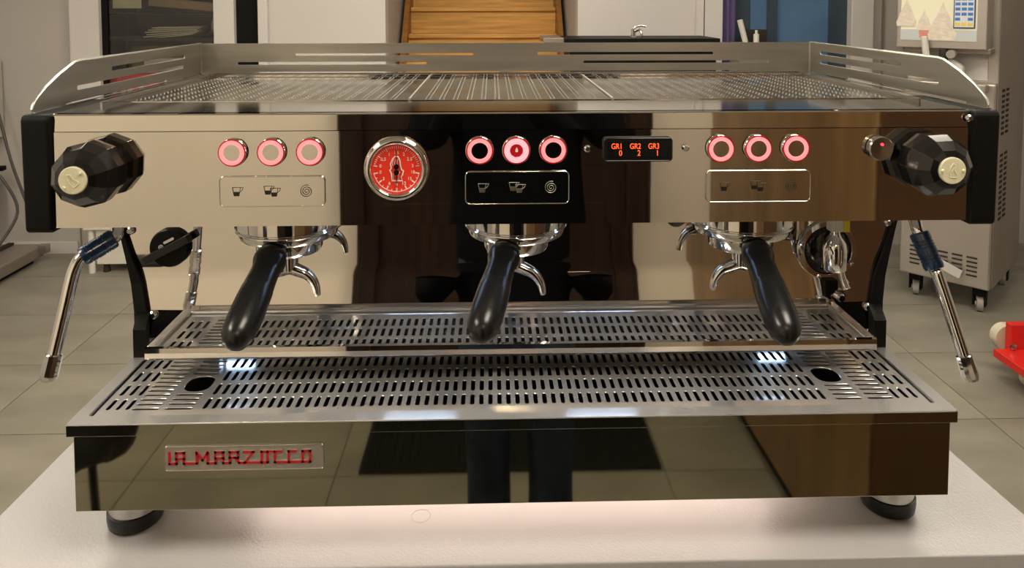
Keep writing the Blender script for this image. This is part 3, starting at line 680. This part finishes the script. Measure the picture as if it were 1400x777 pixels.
# ---- pressure gauge
bm = B(); ringshape(bm, [(.0315, 0), (.0318, .004), (.0305, .0085), (.0275, .0105), (.0250, .0095), (.0242, .006), (.0242, 0)], axis=(0, -1, 0), n=64)
ga = fin(bm, 'pressure_gauge', 'chrome', em, at(-.1192, 0, -.0538), smooth=1.2)
bm = B(); lathe(bm, [(.0246, 0), (.0246, .005)], axis=(0, -1, 0), n=64); fin(bm, 'dial', 'red_dial', ga)
bm = B()
def tick(a, r0, r1, w_):
    ca, sa = cos(a), sin(a)
    prism(bm, [(r0*ca-w_*sa, r0*sa+w_*ca), (r1*ca-w_*sa, r1*sa+w_*ca), (r1*ca+w_*sa, r1*sa-w_*ca), (r0*ca+w_*sa, r0*sa-w_*ca)], .005, .0053, XZ)
for k in range(31): tick(radians(172-164*k/30), .0205 if k % 5 else .0190, .0225, .00024 if k % 5 else .0004)
for k in range(13): tick(radians(192+156*k/12), .0205 if k % 2 else .0185, .0222, .0003 if k % 2 else .0006)
tube(bm, [(.0224*cos(radians(190+160*k/30)), -.0051, .0224*sin(radians(190+160*k/30))) for k in range(31)], .0003, 5)
fin(bm, 'scale', 'white', ga)
for k, s_ in enumerate(('0', '0,5', '1', '1,5', '2', '2,5', '3')):
    a = radians(170-160*k/6); text(s_, .0044, 'white', ga, (.0158*cos(a), -.0052, .0158*sin(a)), name='numeral')
for k, s_ in enumerate(('0', '3', '6', '9', '12', '15', '18')):
    a = radians(192+156*k/6); text(s_, .0044, 'white', ga, (.0160*cos(a), -.0052, .0160*sin(a)), name='numeral')
bm = B()
lion = [(-.0045, -.0118), (-.0052, -.004), (-.0066, -.0012), (-.0050, .0004), (-.0058, .0048), (-.0038, .0095), (-.0012, .0122), (.0015, .0120), (.0032, .0085), (.0038, .0030), (.0048, -.0008), (.0066, -.0020), (.0058, -.0060), (.0044, -.0078), (.0056, -.0118)]
tube(bm, [(a, -.0053, b) for a, b in lion], .0007, 6, closed=True)
tube(bm, [(-.0030, -.0053, -.011), (-.0034, -.0053, -.005), (-.0012, -.0053, -.0028), (.0002, -.0053, -.0058), (-.0004, -.0053, -.0112)], .0004, 6)
tube(bm, [(.0016, -.0053, -.0112), (.0018, -.0053, -.0052), (.0032, -.0053, -.0030)], .0004, 6)
for x in (-.0034, -.0012, .001): tube(bm, smooth_path([(x, -.0053, .003), (x-.0006, -.0053, .006), (x+.0006, -.0053, .0095)], 3), .0003, 5)
fin(bm, 'lion_emblem', 'white', ga, smooth=3.2)
bm = B(); prism(bm, [(-.0005, .002), (.0005, .002), (.0001, .0215), (-.0001, .0215)], .0062, .0067, XZ); lathe(bm, [(.0026, .0056), (.0026, .0072)], (0, 0, .0022), axis=(0, -1, 0), n=20); fin(bm, 'needle', 'black', ga)
bm = B(); prism(bm, [(-.0006, -.003), (.0006, -.003), (.0001, -.0215), (-.0001, -.0215)], .0062, .0067, XZ); lathe(bm, [(.0026, .0056), (.0026, .0072)], (0, 0, -.0034), axis=(0, -1, 0), n=20); fin(bm, 'needle', 'black', ga)
# ---- display
bm = B(); prism(bm, rrect(-.0342, .0342, -.0118, .0118, .0035, 4), 0, .0050, XZ); dp = fin(bm, 'display', 'blackpl', em, at(.1172, 0, -.0366), bevel=.001)
bm = B(); tube(bm, [(a, -.0045, b) for a, b in rrect(-.0335, .0335, -.0111, .0111, .0032, 5)], .0008, 6, closed=True); fin(bm, 'bezel', 'knob', dp, smooth=3.2)
bm = B(); box(bm, -.0300, .0290, -.0053, -.0049, -.0078, .0078); fin(bm, 'screen', 'display', dp)
for k, (a, b) in enumerate((('GR1', '0'), ('GR2', '2'), ('GR3', '1'))):
    x = -.0210+.0182*k
    text(a, .0078, 'digits', dp, (x, -.0055, .0034), name='readout', sx=.78); text(b, .0078, 'digits', dp, (x+.0036, -.0055, -.0034), name='readout', sx=.85)
# ---- power button at right
bm = B(); lathe(bm, [(.0122, 0), (.0122, .006), (.0112, .0075), (.0040, .0068), (.001, .0066)], axis=(0, -1, 0), n=48); pw = fin(bm, 'round_switch', 'chrome_dark', em, at(.3580, -.001, -.0366), smooth=.5)
M['chrome_dark'].node_tree.nodes['Principled BSDF'].inputs['Roughness'].default_value = .22
bm = B(); lathe(bm, [(.0013, .0066), (.0013, .0078)], (.0005, 0, .0042), axis=(0, -1, 0), n=12); fin(bm, 'indicator', 'redled', pw)
# ---- faceted steam knobs
def knob(x, z, tilt, phi, nub):
    bm = B(); lathe(bm, [(.013, -.001), (.0235, .001), (.0300, .0075), (.0312, .0150), (.0312, .0265), (.0270, .0375), (.0190, .0452), (.0140, .0475)], axis=(0, -1, 0), n=10, ph=phi)
    k = fin(bm, 'steam_knob', 'knob', em, at(x, .0015, z), rot=(0, 0, tilt), bevel=.0003)
    bm = B(); lathe(bm, [(.0105, -.001), (.0115, .004)], axis=(0, -1, 0), n=32); fin(bm, 'collar', 'chrome', k, smooth=.6)
    bm = B(); lathe(bm, [(.0127, .0465), (.0127, .0492), (.0120, .0498)], axis=(0, -1, 0), n=36)
    for s in (-1, 1): lathe(bm, [(.0018, .0495), (.0012, .0515)], (s*.0098*cos(nub), 0, s*.0098*sin(nub)), axis=(0, -1, 0), n=10)
    c_ = fin(bm, 'cap', 'cream', k, smooth=.6)
    bm = B(); R_ = Matrix.Rotation(-(nub), 4, 'Y')
    tube(bm, [R_ @ Vector((a, -.0500, b)) for a, b in ((-.003, -.006), (-.0035, -.001), (-.002, .004), (0, .007), (.0025, .005), (.0012, 0), (.003, -.003), (.003, -.0065), (-.003, -.006))], .0005, 6)
    tube(bm, [R_ @ Vector((a, -.0500, b)) for a, b in ((-.0008, -.005), (-.001, 0), (.001, .003))], .0004, 6)
    fin(bm, 'emblem', 'cream', c_)
knob(-.4064, -.0531, 0, .25, .75); knob(.4045, -.0498, 0, .05, 0)
# ---- badge
bm = B(); prism(bm, rrect(-.0785, .0785, -.0128, .0128, .002, 3), 0, .0014, XZ); bd = fin(bm, 'badge', 'steelbody', em, at(-.2732, 0, -.3440), bevel=.0004)
bm = B(); tube(bm, [(a, -.0014, b) for a, b in rrect(-.0780, .0780, -.0123, .0123, .002, 4)], .0005, 6, closed=True); fin(bm, 'badge_rim', 'chrome', bd, smooth=3.2)
def U(x, y): return ((x-620)/1170*.1405-.0005, (y-42)/85*.0112)
strokes = [[(12, 88), (12, 5), (68, 5), (68, 88), (130, 88), (130, 5), (235, 5), (235, 88), (283, 30), (325, 88), (325, 5), (388, 5), (388, 88), (452, 88), (452, 5), (506, 5), (506, 88), (572, 88), (572, 46), (506, 46)],
           [(68, 42), (130, 42)], [(388, 42), (452, 42)], [(548, 46), (582, 5), (630, 5), (700, 88), (622, 88)], [(630, 5), (768, 5), (768, 88), (930, 88)], [(768, 5), (815, 5), (815, 88)], [(876, 88), (876, 5), (990, 5), (990, 88), (1045, 88)], [(990, 5), (1105, 5), (1105, 88), (1165, 88), (1165, 5), (1105, 5)]]
bm = B()
for s_ in strokes:
    for (a, b), (c, d) in zip(s_, s_[1:]):
        p, q = Vector(U(a, b)), Vector(U(c, d)); dv = (q-p).normalized(); n_ = Vector((-dv.y, dv.x))*.00118; e = dv*.00118
        prism(bm, [tuple(p-e+n_), tuple(q+e+n_), tuple(q+e-n_), tuple(p-e-n_)], .0014, .0022, XZ)
fin(bm, 'lettering', 'redlogo', bd)
bm = B()
for s_ in strokes:
    for (a, b), (c, d) in zip(s_, s_[1:]):
        p, q = Vector(U(a, b)), Vector(U(c, d))
        if abs(p.y-q.y) < 1e-5:
            box(bm, min(p.x, q.x)-.0009, max(p.x, q.x)+.0009, -.0021, -.0014, p.y+.00118, p.y+.0016)
fin(bm, 'lettering_edge', 'chrome', bd)

# ---- group heads
GY = .122
def group(x):
    c = (x, GY, 0)
    bm = B(); lathe(bm, [(.052, -.1105), (.0595, -.1135), (.0595, -.1420), (.0570, -.1440), (.0570, -.1460)], c, n=64); g = P(bm, 'group_head', 'chrome', smooth=.6)
    bm = B(); ringshape(bm, [(.0550, -.1455), (.0550, -.1525), (.0535, -.1560), (.0500, -.1570), (.0440, -.1570), (.0440, -.1455)], c, n=64); fin(bm, 'locking_ring', 'chrome', g, smooth=.6)
    bm = B(); ringshape(bm, [(.0575, -.1450), (.0588, -.1465), (.0575, -.1480), (.0550, -.1465)], c, n=64); fin(bm, 'bead', 'chrome', g, smooth=3.2)
    return g
GX = (-.2590, .0012, .2632)
for x in GX: group(x)
# ---- power switch on splash, left
sx_, sz_ = -.4285, -.1965; ta = radians(27)
bm = B(); lathe(bm, [(.0240, 0), (.0240, .006), (.0225, .009)], axis=(0, -1, 0), n=48); sw_ = fin(bm, 'rotary_switch', 'blackpl', em, at(sx_, sy(sz_), sz_), rot=(-math.atan(TS), 0, 0), smooth=.5)
bm = B(); mx = Matrix.Rotation(-ta, 4, 'Y'); box(bm, -.031, .031, -.017, -.004, -.0050, .0050, mx); fin(bm, 'grip_bar', 'handle', sw_, bevel=.0012)
bm = B(); mx2 = mx @ Matrix.Translation((.004, 0, .0085)); prism(bm, rrect(-.0055, .0085, -.0016, .0016, .0014, 3), .0092, .0098, XZ)
for v in bm.verts: v.co = mx2 @ v.co
fin(bm, 'switch_mark', 'white', sw_)
bm = B(); ringshape(bm, [(.0030, .0092), (.0030, .0098), (.0022, .0098), (.0022, .0092)], (-.0085, 0, .0020), axis=(0, -1, 0), n=20); box(bm, -.0100, -.0070, -.0098, -.0092, .0017, .0023); box(bm, -.0088, -.0082, -.0098, -.0092, .0005, .0035); fin(bm, 'switch_mark', 'white', sw_)
# ---- round port with chrome ring at right and hot water tap
rx, rz = .4025, -.2085
bm = B(); ringshape(bm, [(.0385, 0), (.0385, .003), (.037, .005), (.0310, .005), (.0295, .003), (.0295, 0)], axis=(0, -1, 0), n=64); rg = fin(bm, 'port_ring', 'chrome', em, at(rx, sy(rz), rz), rot=(-math.atan(TS), 0, 0), smooth=.7)
bm = B(); lathe(bm, [(.0306, 0), (.0300, .002), (.020, .005), (.008, .0065)], axis=(0, -1, 0), n=48); fin(bm, 'port_disc', 'knob', rg, smooth=1.)
for a in (60, 165, 250, 330): 
    bm = B(); lathe(bm, [(.0028, .004), (.0026, .006), (.0015, .007)], (.0355*cos(radians(a)), 0, .0355*sin(radians(a))), axis=(0, -1, 0), n=8); fin(bm, 'ring_screw', 'chrome', rg)
bm = B(); box(bm, .002-.008, .002+.008, -.012, 0, -.058, -.036); fin(bm, 'bracket', 'blackpl', rg, bevel=.001)
bm = B(); lathe(bm, [(.0095, .012), (.0095, .019)], (.006, 0, -.053), axis=(.1, -1, -.05), n=6); lathe(bm, [(.0055, .019), (.0055, .024), (.004, .026)], (.006, 0, -.053), axis=(.1, -1, -.05), n=20); fin(bm, 'hex_bolt', 'chrome', rg)
hx, hy = .3815, .135
bm = B(); lathe(bm, [(.0055, -.108), (.0055, -.166), (.0072, -.1700), (.0122, -.1770), (.0138, -.1850), (.0138, -.2080), (.0118, -.2110)], (hx, hy, 0), n=40); hw = P(bm, 'hot_water_tap', 'chrome', smooth=.6)
bm = B(); prism(bm, [(-.0115, 0), (.003, 0), (.003, .014), (-.0115, .014)], 0, .014, lambda u, v, h: (hx+u, hy-.008-h+.007, -.1605+v)); fin(bm, 'white_nut', 'whitepl', hw, bevel=.001)
bm = B(); prism(bm, [(.003, 0), (.0105, 0), (.0105, .014), (.003, .014)], 0, .014, lambda u, v, h: (hx+u, hy-.008-h+.007, -.1605+v)); fin(bm, 'yellow_tag', 'yellowtag', hw, bevel=.0005)
bm = B(); tube(bm, smooth_path([(hx+.006, hy-.002, -.208), (hx+.008, hy-.004, -.219), (hx+.0120, hy-.007, -.2310)]), [.0042]*12+[.0048]); fin(bm, 'nozzle', 'chrome', hw, smooth=.8)
bm = B(); tube(bm, smooth_path([(hx+.009, hy+.004, -.208), (hx+.012, hy+.004, -.219), (hx+.017, hy+.002, -.2280)]), .0025); fin(bm, 'nozzle', 'chrome', hw, smooth=.8)
# ---- steam wands
def wand(pts, grip, tipr=.0072):
    bm = B(); lathe(bm, [(.009, 0), (.012, -.006), (.012, -.014), (.006, -.020)], pts[0], n=24); w_ = P(bm, 'steam_wand', 'chrome', smooth=.8)
    path = smooth_path(pts, 8); bm = B(); tube(bm, path, .0064, 16); fin(bm, 'pipe', 'chrome', w_, smooth=3.2)
    e = path[-1]; d = (path[-1]-path[-3]).normalized()
    bm = B(); lathe(bm, [(.0064, -.026), (.0082, -.025), (.0085, -.006), (.0070, -.0005), (.003, 0)], e, axis=d, n=12); fin(bm, 'nozzle', 'chrome', w_, smooth=.5)
    a, b = Vector(grip[0]), Vector(grip[1]); bm = B(); ax = b-a; ln = ax.length
    prof = [(.0085, 0), (.0102, .0015)]
    for f0 in (.22, .30, .38, .62, .70, .78):
        prof += [(.0104, f0*ln), (.0097, f0*ln+.0004), (.0097, f0*ln+.0012), (.0104, f0*ln+.0016)]
    prof += [(.0104, ln-.003), (.0095, ln)]
    lathe(bm, prof, a, axis=ax, n=28); fin(bm, 'grip', 'blue', w_, smooth=.5)
wand([(-0.429, 0.08, -0.113), (-0.4277, 0.07, -0.1334), (-0.4272, 0.064, -0.141), (-0.4396, 0.055, -0.1497), (-0.4529, 0.047, -0.1562), (-0.4579, 0.042, -0.1667), (-0.4601, 0.037, -0.1817), (-0.4628, 0.03, -0.2056), (-0.4731, 0.015, -0.2712)], ((-0.4272, 0.0640, -0.1410), (-0.4529, 0.0470, -0.1562)))
wand([(0.437, 0.08, -0.113), (0.4394, 0.07, -0.1325), (0.4403, 0.064, -0.1437), (0.4495, 0.048, -0.1787), (0.4517, 0.042, -0.1901), (0.4721, 0.015, -0.2854)], ((0.4403, 0.0640, -0.1437), (0.4495, 0.0480, -0.1787)))
# ---- cold LED work lights below the front panel
for x, h in ((-.130, .05), (.130, .05)):
    bm = B(); box(bm, x-h-.004, x+h+.004, .100, .114, -.1125, -.1085); lp = P(bm, 'work_light', 'brush')
    bm = B(); box(bm, x-h, x+h, .103, .111, -.1133, -.1124); fin(bm, 'led', 'led', lp)
for x in (-.335, .322):
    bm = B(); box(bm, x-.016, x+.016, .1700, .1745, -.2845, -.2815); fin(bm, 'led', 'led2', ut)

# ================================================================ PORTAFILTERS
def portafilter(x, tip, label, hang):
    """tip: world offset (x,y,z) of the handle end, rel. to machine top plane"""
    r = empty('portafilter', (x, GY, ZB), label, 'portafilter', 'portafilters locked in the groups')
    loc = (0, 0, ZL)
    bm = B(); lathe(bm, [(.039, -.1550), (.0390, -.1575), (.0372, -.1585), (.0370, -.1710), (.0352, -.1745), (.022, -.1760)], n=56); fin(bm, 'basket', 'chrome', r, loc, smooth=.6)
    t = Vector((tip[0]-x, tip[1]-GY, tip[2])); a0 = Vector((t.x, t.y, 0)).normalized()
    neck = Vector((a0.x*.049, a0.y*.049, -.1630)); ax = (t-neck).normalized(); ln = (t-neck).length
    bm = B(); tube(bm, [(a0.x*.030, a0.y*.030, -.163), tuple(neck+ax*.004)], [.0100, .0085], 14); fin(bm, 'neck', 'chrome_dark', r, loc, smooth=.8)
    s = ln/.1085
    prof = [(.0125, .0), (.0160, .002*s), (.0176, .008*s), (.0172, .013*s), (.0152, .019*s), (.0148, .023*s), (.0152, .034*s), (.0158, .0425*s), (.0156, .0438*s), (.0164, .0455*s), (.0170, .058*s), (.0173, .072*s), (.0171, .084*s), (.0156, .096*s), (.0112, .104*s), (.0040, .1085*s)]
    bm = B(); lathe(bm, prof, neck, axis=ax, n=32); fin(bm, 'handle', 'handle', r, loc, smooth=.9)
    pr = Vector((-a0.y, a0.x, 0))
    bm = B(); lathe(bm, [(.010, -.1760), (.0090, -.1980)], (0, 0, 0), n=20)
    for s_ in (-1, 1):
        p_ = [(0, 0, -.1960), tuple(pr*s_*.010+Vector((0, 0, -.1995))), tuple(pr*s_*.021+Vector((0, 0, -.2045))), tuple(pr*s_*.029+Vector((0, 0, -.2150))), tuple(pr*s_*.0320+Vector((0, 0, -.2280)))]
        pp = smooth_path(p_, 5); tube(bm, pp, [.0078-.0045*(i/(len(pp)-1))**1.5 for i in range(len(pp))], 14)
    fin(bm, 'double_spout', 'chrome', r, loc, smooth=1.)
    return r
portafilter(GX[0], (-.2730, -.030, -.2190), 'black handled portafilter locked in the left group, handle swung outward left', 0)
portafilter(GX[1], (-.0390, -.030, -.2145), 'black handled portafilter locked in the middle group of the machine', 0)
portafilter(GX[2], (.2615, -.030, -.2215), 'black handled portafilter locked in the right group near the hot water tap', 0)

# ================================================================ PERSON (seen only mirrored in the steel)
pe = empty('person', (.035, -1.07, 0), 'person in black jacket and blue jeans holding a phone, mirrored in the steel', 'person')
def skin(name, joints, edges, m, root=0, sub=2, parent=pe):
    me = bpy.data.meshes.new(name); me.from_pydata([j[:3] for j in joints], edges, []); o = link(name, me, m, parent)
    md = o.modifiers.new('skin', 'SKIN')
    for i, j in enumerate(joints):
        me.skin_vertices[0].data[i].radius = (j[3], j[4] if len(j) > 4 else j[3]); me.skin_vertices[0].data[i].use_root = (i == root)
    s = o.modifiers.new('sub', 'SUBSURF'); s.levels = sub; s.render_levels = sub; md.use_smooth_shade = True
    return o
def body(name, chains, m, vox=.014):
    # chains of (x, y, z, half width, half depth): limbs and trunk lofted, then fused into one continuous skin
    bm = B()
    for ch_ in chains:
        P_ = [Vector(c[:3]) for c in ch_]; rings = []
        for i, c in enumerate(ch_):
            d = (P_[min(i+1, len(P_)-1)]-P_[max(i-1, 0)]).normalized(); u = Vector((1, 0, 0)); u = (u-d*u.dot(d)).normalized(); v = d.cross(u)
            rings.append([bm.verts.new(P_[i]+u*c[3]*cos(2*pi*k/20)+v*c[4]*sin(2*pi*k/20)) for k in range(20)])
        for a, b in zip(rings, rings[1:]):
            for k in range(20): bm.faces.new((a[k], a[(k+1) % 20], b[(k+1) % 20], b[k]))
        bm.faces.new(rings[0][::-1]); bm.faces.new(rings[-1])
    o = fin(bm, name, m, pe)
    r = o.modifiers.new('fuse', 'REMESH'); r.mode = 'VOXEL'; r.voxel_size = vox; r.use_smooth_shade = True
    q = o.modifiers.new('soft', 'SMOOTH'); q.iterations = 6; q.factor = .6
    return o
body('jeans', [[(0, 0, 1.02, .15, .10), (0, 0, .93, .165, .115), (0, 0, .84, .15, .11)],
    [(-.08, 0, .92, .085, .10), (-.08, 0, .80, .085, .09), (-.075, .015, .50, .058, .065), (-.072, -.02, .32, .056, .062), (-.07, -.04, .06, .058, .065)],
    [(.08, 0, .92, .085, .10), (.08, 0, .80, .085, .09), (.08, .03, .50, .058, .065), (.082, .01, .32, .056, .062), (.085, -.01, .06, .060, .068)]], 'jeans')
arm = lambda s_, hx_: [(s_*.155, -.03, 1.40, .065, .065), (s_*.205, -.01, 1.33, .060, .060), (s_*.235, .05, 1.17, .050, .052), (s_*.20, .12, 1.20, .046, .046), (hx_, .245, 1.375, .034, .034)]
body('jacket', [[(0, 0, .84, .172, .125), (0, 0, .95, .172, .125), (0, -.005, 1.12, .158, .118), (0, -.015, 1.28, .178, .120), (0, -.02, 1.39, .185, .100), (0, -.02, 1.45, .10, .075), (0, -.015, 1.50, .066, .066)],
    arm(-1, -.145), arm(1, .03)], 'jacket')
body('head', [[(0, -.02, 1.46, .052, .055), (0, -.01, 1.56, .052, .056)],
    [(0, .012, 1.535, .035, .045), (0, .01, 1.56, .058, .075), (0, .005, 1.62, .073, .092), (0, 0, 1.68, .077, .098), (0, -.005, 1.73, .066, .086), (0, -.01, 1.765, .030, .045)],
    [(0, .085, 1.665, .008, .008), (0, .108, 1.625, .014, .012), (0, .095, 1.612, .010, .008)],
    [(-.078, -.005, 1.675, .008, .012), (-.082, -.01, 1.63, .008, .012)], [(.078, -.005, 1.675, .008, .012), (.082, -.01, 1.63, .008, .012)]], 'skin', .008)
bm = B(); tube(bm, smooth_path([(-.022, .088, 1.585), (0, .096, 1.583), (.022, .088, 1.585)], 4), .004); fin(bm, 'mouth', 'redlogo', pe, smooth=1.)
bm = B(); bmesh.ops.create_uvsphere(bm, u_segments=24, v_segments=16, radius=1)
for v in bm.verts: v.co = Vector((v.co.x*.092, v.co.y*.105-.02, max(v.co.z, -.35)*.10+1.71))
fin(bm, 'hair', 'hair', pe, smooth=3.2)
for s in (-1, 1):
    bm = B(); lathe(bm, [(.009, 0), (.006, .004)], (s*.03, .083, 1.66), axis=(0, 1, 0), n=12); fin(bm, 'eye', 'white', pe)
    base = Vector((-.145 if s < 0 else .025, .255, 1.395)); J = [(*base, .026, .018), (base.x, base.y+.02, base.z+.05, .034, .015)]; E = [(0, 1)]
    for f in range(4):
        x_ = base.x+(-.027+.018*f); L_ = (.062, .072, .068, .054)[f]; i0 = len(J)
        J += [(x_, base.y+.03, base.z+.085, .0085), (x_-s*.012, base.y+.045, base.z+.085+L_*.5, .008), (x_-s*.022, base.y+.055, base.z+.085+L_*.75, .007)]
        E += [(1, i0), (i0, i0+1), (i0+1, i0+2)]
    i0 = len(J); J += [(base.x-s*.032, base.y+.035, base.z+.04, .010), (base.x-s*.05, base.y+.05, base.z+.065, .009)]; E += [(0, i0), (i0, i0+1)]
    skin('hand', J, E, 'skin', sub=1)
    bm = B(); x = -.07 if s < 0 else .085
    prism(bm, [(x-.05, -.09), (x+.05, -.09), (x+.055, .08), (x+.03, .17), (x-.03, .17), (x-.055, .08)], .0, .08, XY); fin(bm, 'shoe', 'rubber', pe, bevel=.02)
ph = empty('phone', (-.02, -.745, ZT+.03), 'black phone held upright by the photographer', 'phone')
pb('body', 'knob', ph, (-.075, .075, -.012, -.002, 0, .075), bevel=.003)
